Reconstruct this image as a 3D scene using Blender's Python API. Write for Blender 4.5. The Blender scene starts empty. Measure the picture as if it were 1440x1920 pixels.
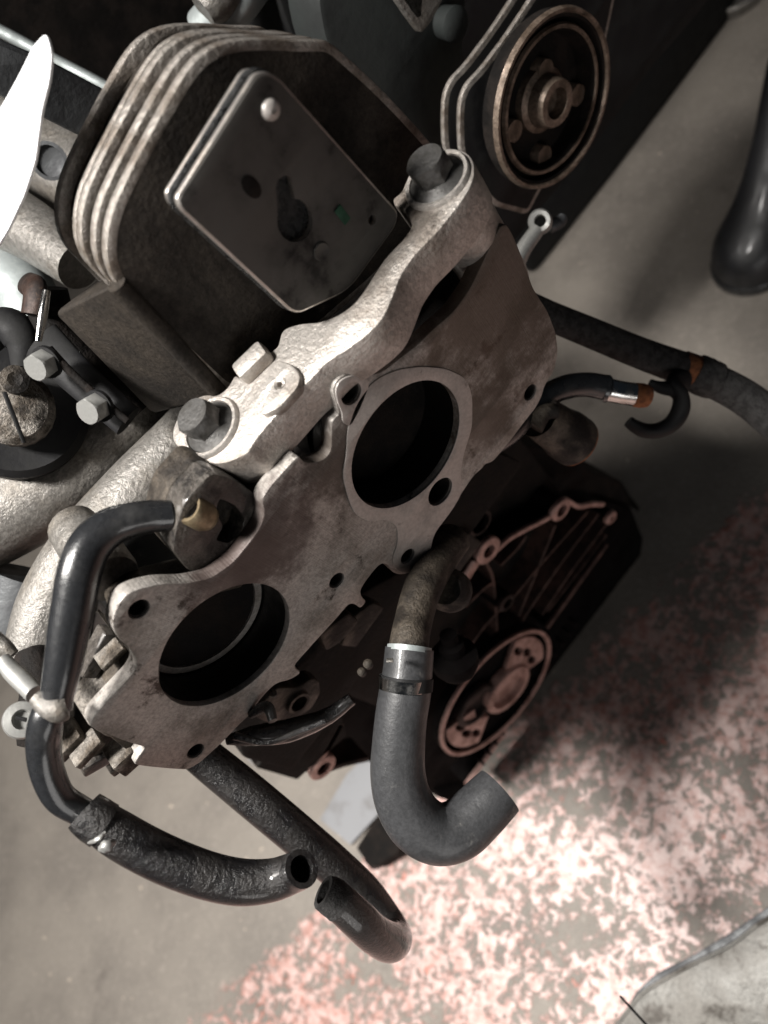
import bpy, bmesh, math, random
from mathutils import Vector, Matrix
random.seed(7)
S = bpy.context.scene
col = S.collection

# ------------------------------------------------------------------ camera
# world frame: X runs along the engine's long side, Y goes away behind its port face, Z is up
TX = Vector((.6107, .7919, -.0001)); NX = Vector((.6292, -.4852, .6072)); MX = Vector((-.4808, .3709, .7945))
FPX = 1493.33; H = 1.05
cam_d = bpy.data.cameras.new('camera'); cam = bpy.data.objects.new('camera', cam_d); col.objects.link(cam)
R = Matrix((TX, -NX, MX))            # camera axes -> world
cam.matrix_world = Matrix.Translation((0, 0, H)) @ R.to_4x4()
cam_d.sensor_fit = 'VERTICAL'; cam_d.sensor_height = 36; cam_d.lens = 28
cam_d.clip_start = .01; cam_d.clip_end = 50
cam_d.dof.use_dof = True; cam_d.dof.focus_distance = .44; cam_d.dof.aperture_fstop = 6
S.camera = cam
S.view_settings.view_transform = 'Standard'; S.view_settings.look = 'None'
S.view_settings.exposure = 0; S.view_settings.gamma = 1

# ------------------------------------------------------------------ light (a dark workshop under a ceiling lamp)
W = bpy.data.worlds.new('World'); S.world = W; W.use_nodes = True
W.node_tree.nodes['Background'].inputs[0].default_value = (.62, .78, 1, 1)
W.node_tree.nodes['Background'].inputs[1].default_value = .012
def lamp(name, loc, target, power, sx, sy, color, spread=180):
    l = bpy.data.lights.new(name, 'AREA'); l.shape = 'RECTANGLE'; l.size = sx; l.size_y = sy
    l.energy = power; l.color = color; l.spread = math.radians(spread)
    o = bpy.data.objects.new(name, l); col.objects.link(o); o.location = loc
    o.rotation_euler = (Vector(target) - Vector(loc)).to_track_quat('-Z', 'Y').to_euler()
    return o
lamp('ceiling_lamp', (-.38, .40, 2.0), (-.34, .22, .2), 16.5, .21, .21, (1, .965, .92), 104)
lamp('far_ceiling_lamp', (-.85, 1.02, 2.4), (-.66, .2, .0), 7.6, .55, .55, (1, .95, .90), 92)
lamp('fill_light', (-.75, -1.5, .75), (.0, .4, .6), 6.2, 1.2, .7, (1, .97, .94))  # invented fill behind the camera, brightens the port face

# ------------------------------------------------------------------ picture point -> place
def ray(u, v): return R @ Vector(((u-720)/FPX, (960-v)/FPX, -1))
C0 = Vector((0, 0, H))
def P(u, v, d): return C0 + ray(u, v)*d
def PY(u, v, y): r = ray(u, v); return C0 + r*(y/r.y)
def PZ(u, v, z): r = ray(u, v); return C0 + r*((z-H)/r.z)
def PX(u, v, x): r = ray(u, v); return C0 + r*(x/r.x)
Y0 = .272; ZR = .796

# ------------------------------------------------------------------ materials
def mat(name, c1, c2=None, rough=.5, metal=0., scale=60, mix=(.4, .65), bump=.3, bscale=None, r2=None, c3=None, s3=12, m3=(.55, .7), coat=0, bdist=.001, stretch=None, spots=(), grit=.0, gs=380, spec=.5, scratch=0):
    m = bpy.data.materials.new(name); m.use_nodes = True; nt = m.node_tree; n = nt.nodes; L = nt.links
    b = n['Principled BSDF']; tc = n.new('ShaderNodeTexCoord'); src = tc.outputs['Object']
    if stretch:
        mp = n.new('ShaderNodeMapping'); mp.inputs['Scale'].default_value = stretch; L.new(src, mp.inputs[0]); src = mp.outputs[0]
    def noise(s, det=6, ro=.6):
        t = n.new('ShaderNodeTexNoise'); t.inputs['Scale'].default_value = s; t.inputs['Detail'].default_value = det
        t.inputs['Roughness'].default_value = ro; L.new(src, t.inputs['Vector']); return t.outputs['Fac']
    def ramp(f, lo, hi):
        r = n.new('ShaderNodeMapRange'); r.inputs['From Min'].default_value = lo; r.inputs['From Max'].default_value = hi
        r.interpolation_type = 'SMOOTHSTEP'; L.new(f, r.inputs['Value']); return r.outputs[0]
    def mixc(f, a, c):
        x = n.new('ShaderNodeMix'); x.data_type = 'RGBA'; L.new(f, x.inputs[0])
        if isinstance(a, tuple): x.inputs[6].default_value = (*a, 1)
        else: L.new(a, x.inputs[6])
        x.inputs[7].default_value = (*c, 1); return x.outputs[2]
    c2 = c2 or tuple(x*.6 for x in c1)
    f1 = ramp(noise(scale), *mix)
    out = mixc(f1, c1, c2)
    if c3: 
        f3 = ramp(noise(s3, 8, .7), *m3); out = mixc(f3, out, c3)
    if grit:
        gm_ = n.new('ShaderNodeMapRange'); gm_.inputs['From Min'].default_value = .40; gm_.inputs['From Max'].default_value = .60; gm_.inputs['To Min'].default_value = 1-grit
        L.new(noise(gs, 7, .8), gm_.inputs['Value']); mu = n.new('ShaderNodeVectorMath'); mu.operation = 'SCALE'; L.new(out, mu.inputs[0]); L.new(gm_.outputs[0], mu.inputs['Scale']); out = mu.outputs[0]
    for (pt, rad, cc) in spots:
        g = n.new('ShaderNodeNewGeometry'); dd = n.new('ShaderNodeVectorMath'); dd.operation = 'DISTANCE'; L.new(g.outputs['Position'], dd.inputs[0]); dd.inputs[1].default_value = pt
        ad = n.new('ShaderNodeMath'); ad.operation = 'MULTIPLY_ADD'; L.new(noise(70, 8, .75), ad.inputs[0]); ad.inputs[1].default_value = -rad*2.2; L.new(dd.outputs['Value'], ad.inputs[2])
        mr = ramp(ad.outputs[0], rad*.15, -rad*.65)
        ml = n.new('ShaderNodeMath'); ml.operation = 'MULTIPLY'; L.new(mr, ml.inputs[0]); ml.inputs[1].default_value = .85; out = mixc(ml.outputs[0], out, cc)
    L.new(out, b.inputs['Base Color'])
    rr = n.new('ShaderNodeMapRange'); rr.inputs['To Min'].default_value = rough; rr.inputs['To Max'].default_value = r2 if r2 is not None else min(1, rough+.2)
    L.new(f1, rr.inputs['Value']); L.new(rr.outputs[0], b.inputs['Roughness'])
    b.inputs['Metallic'].default_value = metal; b.inputs['Specular IOR Level'].default_value = spec
    b.inputs['Coat Weight'].default_value = coat; b.inputs['Coat Roughness'].default_value = .12
    bs = noise(bscale or scale*4, 5, .65)
    if scratch:
        mp2 = n.new('ShaderNodeMapping'); mp2.inputs['Rotation'].default_value = (0, math.radians(38), 0); mp2.inputs['Scale'].default_value = (1500, 1, 18); L.new(tc.outputs['Object'], mp2.inputs[0])
        t2 = n.new('ShaderNodeTexNoise'); t2.inputs['Scale'].default_value = 1; t2.inputs['Detail'].default_value = 3; L.new(mp2.outputs[0], t2.inputs['Vector'])
        ma = n.new('ShaderNodeMath'); ma.operation = 'MULTIPLY_ADD'; L.new(t2.outputs['Fac'], ma.inputs[0]); ma.inputs[1].default_value = scratch; L.new(bs, ma.inputs[2]); bs = ma.outputs[0]
    bp = n.new('ShaderNodeBump'); bp.inputs['Strength'].default_value = bump; bp.inputs['Distance'].default_value = bdist
    L.new(bs, bp.inputs['Height']); L.new(bp.outputs[0], b.inputs['Normal'])
    return m
MT = {}
def fl_pt(u, v): return tuple(PY(u, v, Y0))
MT['machined'] = mat('machined_aluminium', (.52, .485, .45), (.33, .295, .26), .46, .2, 34, (.42, .68), .6, 260, c3=(.055, .040, .03), s3=46, m3=(.57, .67), bdist=.0006, grit=.40, gs=420, scratch=.8,
    spots=[(fl_pt(950, 520), .085, (.085, .06, .042)), (fl_pt(640, 860), .03, (.06, .045, .035)), (fl_pt(500, 1010), .035, (.075, .055, .05)), (fl_pt(440, 1075), .03, (.09, .065, .058)), (fl_pt(905, 790), .03, (.10, .075, .058))])
MT['pad'] = mat('machined_pad', (.52, .485, .455), (.40, .365, .335), .42, .2, 40, (.5, .75), .2, 700, c3=(.09, .07, .06), s3=60, m3=(.60, .72), bdist=.0003, grit=.22, gs=420, scratch=1.2)
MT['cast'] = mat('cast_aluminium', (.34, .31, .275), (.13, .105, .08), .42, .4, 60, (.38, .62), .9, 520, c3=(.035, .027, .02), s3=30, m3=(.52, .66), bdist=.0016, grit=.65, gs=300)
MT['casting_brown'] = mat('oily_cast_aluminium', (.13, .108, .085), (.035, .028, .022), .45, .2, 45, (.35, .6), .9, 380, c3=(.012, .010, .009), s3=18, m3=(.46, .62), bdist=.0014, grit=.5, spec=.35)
MT['rail'] = mat('worn_aluminium', (.58, .54, .50), (.30, .26, .225), .34, .5, 26, (.46, .70), .8, 340, c3=(.09, .072, .056), s3=24, m3=(.60, .72), bdist=.0013, grit=.35, gs=420)
MT['cover'] = mat('grimy_cover_aluminium', (.050, .041, .033), (.022, .018, .015), .65, .0, 35, (.35, .65), .8, 300, c3=(.075, .060, .045), s3=10, m3=(.58, .75), bdist=.001, grit=.5, spec=.25)
MT['fin'] = mat('fin_aluminium', (.42, .385, .35), (.19, .155, .125), .36, .45, 50, (.42, .68), .9, 300, bdist=.0016, grit=.4, gs=300)
MT['runner'] = mat('intake_aluminium', (.27, .255, .235), (.19, .17, .145), .36, .4, 40, (.42, .72), .7, 300, c3=(.10, .062, .035), s3=22, m3=(.58, .72), bdist=.0016, grit=.45, gs=260)
MT['plate'] = mat('dull_steel_plate', (.085, .080, .074), (.050, .046, .042), .55, .1, 28, (.42, .7), .2, 700, c3=(.016, .014, .013), s3=30, m3=(.54, .66), bdist=.0004, spec=.3)
MT['edge'] = mat('bare_steel_edge', (.62, .58, .54), (.4, .36, .32), .3, .8, 90, bump=.2)
MT['bolt'] = mat('dark_bolt_steel', (.125, .122, .118), (.06, .057, .053), .42, .5, 120, (.4,.65), .6, bscale=420, bdist=.0007, grit=.3)
MT['zinc'] = mat('zinc_plate', (.45, .45, .43), (.30, .30, .29), .36, .6, 90, bump=.2)
MT['chrome'] = mat('bright_steel', (.75, .74, .72), (.6, .58, .55), .14, 1., 90, bump=.1)
MT['brass'] = mat('brass', (.34, .27, .17), (.2, .15, .09), .38, .6, 120, bump=.3, grit=.3)
MT['rust'] = mat('rust', (.33, .12, .045), (.16, .06, .03), .8, 0, 200, bump=.8, bscale=700)
MT['rusty_steel'] = mat('rusty_pulley_steel', (.055, .032, .024), (.02, .013, .011), .5, .4, 60, c3=(.15, .09, .055), s3=40, m3=(.6, .7), bump=.5, grit=.5)
MT['pulley_edge'] = mat('pulley_rim_steel', (.30, .23, .18), (.12, .085, .06), .42, .4, 60, (.4,.65), .6, grit=.5)
MT['rubber'] = mat('black_rubber', (.020, .021, .023), (.045, .045, .045), .26, 0, 40, (.45,.75), .25, 260, bdist=.0008, coat=.7, c3=(.10,.095,.085), s3=50, m3=(.66,.8), grit=.3)
MT['rubber_oily'] = mat('oily_rubber', (.009, .009, .010), (.020, .018, .017), .20, 0, 50, (.35, .6), bump=1., bscale=330, bdist=.0018, coat=.7)
MT['rubber_grey'] = mat('dusty_grey_rubber', (.056, .057, .060), (.030, .031, .033), .42, 0, 35, (.4, .65), .4, 260, bdist=.001, c3=(.15, .143, .135), s3=48, m3=(.58, .72), grit=.35, coat=.2)
MT['rubber_fab'] = mat('fabric_covered_rubber', (.055, .053, .052), (.025, .024, .023), .7, 0, 160, bump=1., bscale=700, bdist=.0025, grit=.4)
MT['black'] = mat('black_paint', (.009, .009, .010), (.015, .015, .015), .6, 0, 50, bump=.3, spec=.25)
MT['black_dull'] = mat('dull_black', (.008, .007, .0065), (.020, .016, .014), .75, 0, 50, bump=.8, bdist=.002, spec=.15)  # plain near-black for gaps and dark bodies
MT['bell'] = mat('dark_bell_casting', (.055, .034, .030), (.012, .009, .008), .6, .1, 30, (.35, .65), .6, bdist=.001, grit=.5, spec=.25)  # red bounce from the floor is mixed into the bell colours
MT['bell_edge'] = mat('bell_lit_edge', (.62, .40, .35), (.32, .18, .15), .45, .2, 60, (.40,.68), .5, grit=.35)  # pale pink paints the front edges as lit by the floor
MT['bell_in'] = mat('bell_inside_black', (.006, .005, .005), (.004, .003, .003), .85, 0, 30, bump=.5, spec=.1)  # near-black paints the shade of recesses and rib sides
MT['bore'] = mat('black_bore', (.010, .009, .008), (.004, .004, .004), .35, .2, 50, bump=.3)  # near-black bore walls
MT['bell_mid'] = mat('bell_rib_casting', (.15, .085, .07), (.05, .03, .025), .5, .2, 60, (.35,.62), .6, grit=.5)
MT['bell_rib'] = mat('bell_rib_edge', (.20, .115, .095), (.07, .04, .035), .5, .2, 60, (.35,.62), .6, grit=.5)
MT['oily_rough'] = mat('oily_rough_casting', (.13, .115, .10), (.045, .036, .03), .35, .3, 60, (.38, .6), 1., 260, c3=(.012, .010, .009), s3=30, m3=(.46, .6), bdist=.003, grit=.5, coat=.6)
MT['block'] = mat('dark_green_grey_block', (.030, .035, .034), (.016, .018, .018), .6, .1, 20, (.4, .7), bump=.4, c3=(.10, .045, .02), s3=14, m3=(.66, .72))
MT['white'] = mat('white_plastic', (.93, .94, .96), (.9, .9, .92), .5, 0, 10, bump=.02)
MT['galv'] = mat('galvanised_strip', (.42, .46, .46), (.3, .33, .33), .45, .4, 60, bump=.3)
MT['darkgrey'] = mat('dark_grey_metal', (.12, .125, .13), (.06, .062, .066), .4, .4, 40, bump=.5)
MT['tray'] = mat('dirty_tray_metal', (.15, .145, .132), (.25, .237, .215), .42, .25, 16, (.40, .62), .6, 30, c3=(.07, .06, .05), s3=26, m3=(.52, .64), bdist=.004, grit=.3)
MT['card'] = mat('grey_card', (.30, .305, .32), (.23, .225, .225), .7, 0, 25, (.5, .7), bump=.1)
MT['green'] = mat('green_paint', (.008, .07, .035), (.006, .05, .025), .6, 0, 90)
MT['red'] = mat('red_plastic', (.6, .03, .03), (.5, .02, .02), .4, 0, 90)
MT['boot'] = mat('black_boot_leather', (.022, .022, .024), (.014, .014, .015), .30, 0, 60, bump=.35, bscale=300, bdist=.002, coat=.15)
MT['dark_gasket'] = mat('oily_gasket', (.012, .013, .014), (.03, .03, .03), .25, 0, 200, bump=1., bscale=500, bdist=.002)

def floor_mat():
    m = bpy.data.materials.new('painted_concrete'); m.use_nodes = True; nt = m.node_tree; n = nt.nodes; L = nt.links
    b = n['Principled BSDF']; tc = n.new('ShaderNodeTexCoord').outputs['Object']
    def noise(s, det=6, ro=.6, dist=0.):
        t = n.new('ShaderNodeTexNoise'); t.inputs['Scale'].default_value = s; t.inputs['Detail'].default_value = det
        t.inputs['Roughness'].default_value = ro; t.inputs['Distortion'].default_value = dist; L.new(tc, t.inputs['Vector']); return t.outputs['Fac']
    def rng(f, lo, hi, a=0, c=1):
        r = n.new('ShaderNodeMapRange'); r.inputs[1].default_value = lo; r.inputs[2].default_value = hi; r.inputs[3].default_value = a; r.inputs[4].default_value = c
        r.interpolation_type = 'SMOOTHSTEP'; L.new(f, r.inputs[0]); return r.outputs[0]
    def math_(op, a, c):
        x = n.new('ShaderNodeMath'); x.operation = op
        for i, q in enumerate((a, c)):
            if isinstance(q, (int, float)): x.inputs[i].default_value = q
            else: L.new(q, x.inputs[i])
        return x.outputs[0]
    def mixc(f, a, c):
        x = n.new('ShaderNodeMix'); x.data_type = 'RGBA'; L.new(f, x.inputs[0])
        for i, q in ((6, a), (7, c)):
            if isinstance(q, tuple): x.inputs[i].default_value = (*q, 1)
            else: L.new(q, x.inputs[i])
        return x.outputs[2]
    base = mixc(rng(noise(7, 8), .35, .7), (.29, .26, .226), (.21, .188, .165))
    base = mixc(rng(noise(90, 8, .8), .50, .70), base, (.36, .32, .28)); base = mixc(rng(noise(260, 6, .8), .54, .66), base, (.15, .13, .115))
    # the painted strip: everything on the near side of a line on the floor, worn into flakes
    a = PZ(380, 1900, 0); c = PZ(1440, 900, 0); d = (c-a).normalized(); nn = Vector((d.y, -d.x, 0))
    if nn.dot(PZ(1200, 1600, 0)-a) < 0: nn = -nn
    dp = n.new('ShaderNodeVectorMath'); dp.operation = 'DOT_PRODUCT'; L.new(tc, dp.inputs[0]); dp.inputs[1].default_value = nn
    dist = math_('SUBTRACT', dp.outputs['Value'], nn.dot(a))
    dist = math_('ADD', dist, math_('MULTIPLY', math_('SUBTRACT', noise(22, 5, .65), .5), .10))
    strip = rng(dist, -.002, .008)
    wear = rng(math_('ADD', math_('ADD', math_('MULTIPLY', noise(56, 9, .75, .4), .8), math_('MULTIPLY', noise(120, 7, .75), .42)), math_('MULTIPLY', noise(9, 3), .45)), .815, .890)
    paintmask = math_('MULTIPLY', strip, math_('SUBTRACT', 1, wear))
    pc = mixc(rng(noise(75, 5), .40, .62), (.66, .46, .42), (.50, .25, .205))
    pc = mixc(rng(noise(130, 5), .58, .68), pc, (.78, .60, .54))
    pc = mixc(rng(noise(28, 6), .60, .68), pc, (.50, .12, .06))
    out = mixc(paintmask, base, pc)
    specks = rng(noise(75, 3), .70, .73); out = mixc(specks, out, (.62, .52, .42))
    oil = rng(noise(5, 6, .7), .60, .72); out = mixc(math_('MULTIPLY', oil, .6), out, (.10, .085, .075))
    L.new(out, b.inputs['Base Color'])
    L.new(rng(paintmask, 0, 1, .55, .40), b.inputs['Roughness'])
    L.new(math_('MULTIPLY', paintmask, .8), b.inputs['Coat Weight']); b.inputs['Coat Roughness'].default_value = .42; b.inputs['Coat IOR'].default_value = 1.6
    hgt = math_('ADD', math_('MULTIPLY', paintmask, .35), math_('MULTIPLY', noise(220, 5), .6))
    bp = n.new('ShaderNodeBump'); bp.inputs['Strength'].default_value = .7; bp.inputs['Distance'].default_value = .0028
    L.new(hgt, bp.inputs['Height']); L.new(bp.outputs[0], b.inputs['Normal'])
    return m

# ------------------------------------------------------------------ things and parts
def thing(name, label, cat, loc, group=None):
    o = bpy.data.objects.new(name, None); col.objects.link(o); o.empty_display_size = .02
    o.location = loc; o['label'] = label; o['category'] = cat
    if group: o['group'] = group
    return o
def wpos(o):
    p = Vector(o.location); q = o.parent
    while q: p += Vector(q.location); q = q.parent
    return p
def put(name, me, m, parent=None, label=None, cat=None, kind=None, smooth=40):
    """me holds world coordinates; the object gets its own origin at the mesh's middle"""
    if isinstance(m, str): m = MT[m]
    vs = me.vertices; c = Vector((0, 0, 0))
    if len(vs):
        lo = Vector((min(v.co.x for v in vs), min(v.co.y for v in vs), min(v.co.z for v in vs)))
        hi = Vector((max(v.co.x for v in vs), max(v.co.y for v in vs), max(v.co.z for v in vs)))
        c = (lo+hi)/2
    me.transform(Matrix.Translation(-c))
    o = bpy.data.objects.new(name, me); col.objects.link(o)
    me.materials.clear(); me.materials.append(m)
    if smooth:
        for p in me.polygons: p.use_smooth = True
        me.set_sharp_from_angle(angle=math.radians(smooth))
    if parent: o.parent = parent; o.location = c - wpos(parent)
    else: o.location = c
    if label: o['label'] = label
    if cat: o['category'] = cat
    if kind: o['kind'] = kind
    return o
def bm_mesh(bm):
    me = bpy.data.meshes.new('mesh'); bmesh.ops.recalc_face_normals(bm, faces=bm.faces); bm.to_mesh(me); bm.free(); return me

def rnd(pts, r):
    out = []; n = len(pts)
    for i in range(n):
        p = Vector(pts[i][:2]); a = Vector(pts[i-1][:2]); c = Vector(pts[(i+1) % n][:2])
        rr = pts[i][2] if len(pts[i]) > 2 else r
        la = (a-p).length; lc = (c-p).length
        q = min(rr, la*.45, lc*.45)
        if q < 1e-5: out.append(p); continue
        A = p+(a-p)/la*q; Cc = p+(c-p)/lc*q
        for k in range(5):
            t = k/4; out.append(A*(1-t)**2 + p*2*t*(1-t) + Cc*t*t)
    return out
def resample(pp, step=.0025):
    n = len(pp); L_ = [0]
    for i in range(n): L_.append(L_[-1]+(Vector(pp[(i+1) % n][:2])-Vector(pp[i][:2])).length)
    k = max(12, int(L_[-1]/step)); out = []; j = 0
    for q in range(k):
        t = q*L_[-1]/k
        while L_[j+1] < t: j += 1
        f = (t-L_[j])/max(1e-9, L_[j+1]-L_[j]); out.append(tuple(Vector(pp[j][:2])*(1-f)+Vector(pp[(j+1) % n][:2])*f))
    return out
def inset(pp, d):
    pp = resample(pp)
    n = len(pp); out = []
    ar = sum(pp[i-1][0]*pp[i][1]-pp[i][0]*pp[i-1][1] for i in range(n)); sg = 1 if ar > 0 else -1
    for i in range(n):
        t = (Vector(pp[(i+2) % n])-Vector(pp[i-2])); 
        if t.length < 1e-6: out.append(pp[i]); continue
        t.normalize(); out.append((pp[i][0]-t.y*d*sg, pp[i][1]+t.x*d*sg))
    return out
AX = {'Y': Matrix(((1, 0, 0), (0, 0, -1), (0, 1, 0))), 'Z': Matrix.Identity(3), 'X': Matrix(((0, 0, 1), (1, 0, 0), (0, 1, 0)))}
def plate(ax, pts, front, thick, holes=(), bevel=.001, inner=()):
    """solid sheet with real holes. ax Y: faces -Y (pts are x,z); ax Z: faces up (x,y); ax X: faces +X (y,z)"""
    cu = bpy.data.curves.new('c', 'CURVE'); cu.dimensions = '2D'; cu.fill_mode = 'BOTH'
    cu.extrude = max(thick/2-bevel, .00001); cu.bevel_depth = bevel; cu.bevel_resolution = 1; cu.offset = -bevel
    def spl(pp):
        s = cu.splines.new('POLY'); s.points.add(len(pp)-1)
        for i, p in enumerate(pp): s.points[i].co = (p[0], p[1], 0, 1)
        s.use_cyclic_u = True
    area = sum(pts[i-1][0]*pts[i][1]-pts[i][0]*pts[i-1][1] for i in range(len(pts)))
    if area < 0: pts = pts[::-1]
    spl(pts)
    hs = [[(cx+r*math.cos(t*math.tau/nn), cy-r*math.sin(t*math.tau/nn)) for t in range(nn)] for cx, cy, r in holes for nn in [64 if r > .02 else 28]]
    for h in list(hs)+[list(q) for q in inner]:
        ar = sum(h[i-1][0]*h[i][1]-h[i][0]*h[i-1][1] for i in range(len(h)))
        spl(h if ar < 0 else h[::-1])
    o = bpy.data.objects.new('c', cu); col.objects.link(o)
    dg = bpy.context.evaluated_depsgraph_get(); me = bpy.data.meshes.new_from_object(o.evaluated_get(dg))
    bpy.data.objects.remove(o); bpy.data.curves.remove(cu)
    Mx = AX[ax]; n = Mx @ Vector((0, 0, 1))
    off = {'Y': Vector((0, front, 0)), 'Z': Vector((0, 0, front)), 'X': Vector((front, 0, 0))}[ax] - n*(thick/2)
    me.transform(Matrix.Translation(off) @ Mx.to_4x4())
    bm = bmesh.new(); bm.from_mesh(me); bmesh.ops.remove_doubles(bm, verts=bm.verts, dist=1e-6); bmesh.ops.recalc_face_normals(bm, faces=bm.faces)
    bm.to_mesh(me); bm.free()
    return me
def py(px, y, r=0): return rnd([(lambda q: (q.x, q.z)+tuple(p[2:]))(PY(p[0], p[1], y)) for p in px], r)
def pz(px, z, r=0): return rnd([(lambda q: (q.x, q.y)+tuple(p[2:]))(PZ(p[0], p[1], z)) for p in px], r)

def basis(d):
    d = Vector(d).normalized(); a = Vector((0, 0, 1)) if abs(d.z) < .9 else Vector((1, 0, 0))
    x = a.cross(d).normalized(); return x, d.cross(x), d
def lathe(o, d, prof, seg=48, wob=0, closed=False):
    """prof: (radius, height) pairs along axis d from o"""
    o = Vector(o); x, y, z = basis(d); bm = bmesh.new(); rings = []
    for r, h in prof:
        if r < 1e-6: rings.append([bm.verts.new(o+z*h)])
        else: rings.append([bm.verts.new(o+z*h+(x*math.cos(k*math.tau/seg)+y*math.sin(k*math.tau/seg))*r*(1+wob*math.sin(k*3.1+h*300))) for k in range(seg)])
    for A, B in zip(rings, rings[1:]):
        for k in range(seg):
            k2 = (k+1) % seg
            if len(A) == 1 and len(B) == 1: break
            if len(A) == 1: bm.faces.new((A[0], B[k], B[k2]))
            elif len(B) == 1: bm.faces.new((A[k], A[k2], B[0]))
            else: bm.faces.new((A[k], A[k2], B[k2], B[k]))
    return bm_mesh(bm)
def cr(pts, n=8):
    """smooth path through pts (x,y,z,r)"""
    P_ = [Vector(p) for p in pts]; out = []
    P_ = [P_[0]*2-P_[1]] + P_ + [P_[-1]*2-P_[-2]]
    for i in range(1, len(P_)-2):
        a, b, c, d = P_[i-1:i+3]
        for k in range(n):
            t = k/n; out.append(.5*((2*b)+(c-a)*t+(2*a-5*b+4*c-d)*t*t+(3*b-a-3*c+d)*t**3))
    out.append(P_[-2]); return out
def tube(pts, wall=0, seg=28, n=8, rough=0, start_open=False, sq=1.0):
    """pts: (u,v,depth,radius in picture px) -> swept hose; wall>0 leaves the far end open"""
    q = []
    for u, v, d, r in pts:
        p = P(u, v, d); q.append((p.x, p.y, p.z, r*d/FPX))
    return tube3(q, wall, seg, n, rough, start_open, sq)
def tube3(q, wall=0, seg=28, n=8, rough=0, start_open=False, sq=1.0):
    path = cr([Vector(a) for a in q], n) if len(q) > 2 else [Vector(a) for a in q]
    pos = [p.xyz for p in path]; rad = [p.w for p in path]
    bm = bmesh.new(); rings = []; up = None; N_ = len(pos)
    frames = []
    for i in range(N_):
        t = (pos[min(i+1, N_-1)]-pos[max(i-1, 0)]).normalized()
        if up is None: up = basis(t)[0]
        up = (up - t*up.dot(t)).normalized(); frames.append((up.copy(), t.cross(up), t))
    def ring(i, r, ofs=0):
        x, y, t = frames[i]; out = []
        for k in range(seg):
            a = k*math.tau/seg
            rr = r*(1+rough*(random.random()-.5))
            out.append(bm.verts.new(pos[i]+t*ofs+(x*math.cos(a)+y*math.sin(a)*sq)*rr))
        return out
    def skin(A, B):
        for k in range(seg): bm.faces.new((A[k], A[(k+1) % seg], B[(k+1) % seg], B[k]))
    for i in range(N_): rings.append(ring(i, rad[i]))
    for A, B in zip(rings, rings[1:]): skin(A, B)
    if wall:
        m = min(10, N_-2); prev = rings[-1]
        for j in range(m):
            g = ring(N_-1-j, rad[N_-1-j]*(1-wall)); skin(prev, g); prev = g
        bm.faces.new(prev)
    else:
        c = bm.verts.new(pos[-1]); A = rings[-1]
        for k in range(seg): bm.faces.new((A[k], A[(k+1) % seg], c))
    if start_open:
        prev = rings[0]
        for j in range(min(10, N_-2)):
            g = ring(j, rad[j]*(1-.25)); skin(prev, g); prev = g
        bm.faces.new(prev)
    else:
        c = bm.verts.new(pos[0]); A = rings[0]
        for k in range(seg): bm.faces.new((A[(k+1) % seg], A[k], c))
    return bm_mesh(bm)
def prism(o, d, r, h, n=6, ch=.0012, rot=0.):
    """hexagonal head with a chamfered top"""
    o = Vector(o); x, y, z = basis(d); bm = bmesh.new()
    def ring(rr, hh, seg): return [bm.verts.new(o+z*hh+(x*math.cos(rot+k*math.tau/seg)+y*math.sin(rot+k*math.tau/seg))*rr) for k in range(seg)]
    A = ring(r, 0, n); B = ring(r, h-ch, n)
    mid = ring(r*.866, h, 24)
    for k in range(n): bm.faces.new((A[k], A[(k+1) % n], B[(k+1) % n], B[k]))
    q = 24//n
    for k in range(n):
        for j in range(q):
            bm.faces.new((B[k] if j < q/2 else B[(k+1) % n], mid[(k*q+j+1) % 24], mid[(k*q+j) % 24]))
        bm.faces.new((B[k], B[(k+1) % n], mid[(k*q+q//2) % 24]))
    bm.faces.new(mid); bm.faces.new(A[::-1])
    return bm_mesh(bm)
def box(c, s, rot=None, bev=.0008):
    bm = bmesh.new(); bmesh.ops.create_cube(bm, size=1)
    for v in bm.verts: v.co = Vector((v.co.x*s[0], v.co.y*s[1], v.co.z*s[2]))
    if bev: bmesh.ops.bevel(bm, geom=list(bm.edges), offset=bev, segments=2, affect='EDGES', profile=.5)
    Mx = (rot or Matrix.Identity(3)).to_4x4()
    for v in bm.verts: v.co = Mx @ v.co + Vector(c)
    return bm_mesh(bm)
def bar(a, b, w, t=None, bev=.0008, upv=(0, -1, 0)):
    """box-section bar from a to b"""
    a = Vector(a); b = Vector(b); z = (b-a); l = z.length; z.normalize(); x = Vector(upv).cross(z).normalized(); y = z.cross(x)
    return box((a+b)/2, (w, t or w, l), Matrix((x, y, z)).transposed(), bev)
def join(meshes):
    bm = bmesh.new()
    for m in meshes: bm.from_mesh(m); bpy.data.meshes.remove(m)
    me = bpy.data.meshes.new('mesh'); bm.to_mesh(me); bm.free(); return me

NV = Vector((0, -1, 0)); UP = Vector((0, 0, 1))
# ================================================================== floor
bm = bmesh.new(); bmesh.ops.create_grid(bm, x_segments=8, y_segments=8, size=6)
fl = put('floor', bm_mesh(bm), floor_mat(), kind='structure', smooth=0)

# ================================================================== engine
eng = thing('engine', 'dirty cast aluminium engine head with two round ports and a finned cover', 'engine', (0.02, .33, .3))

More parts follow.
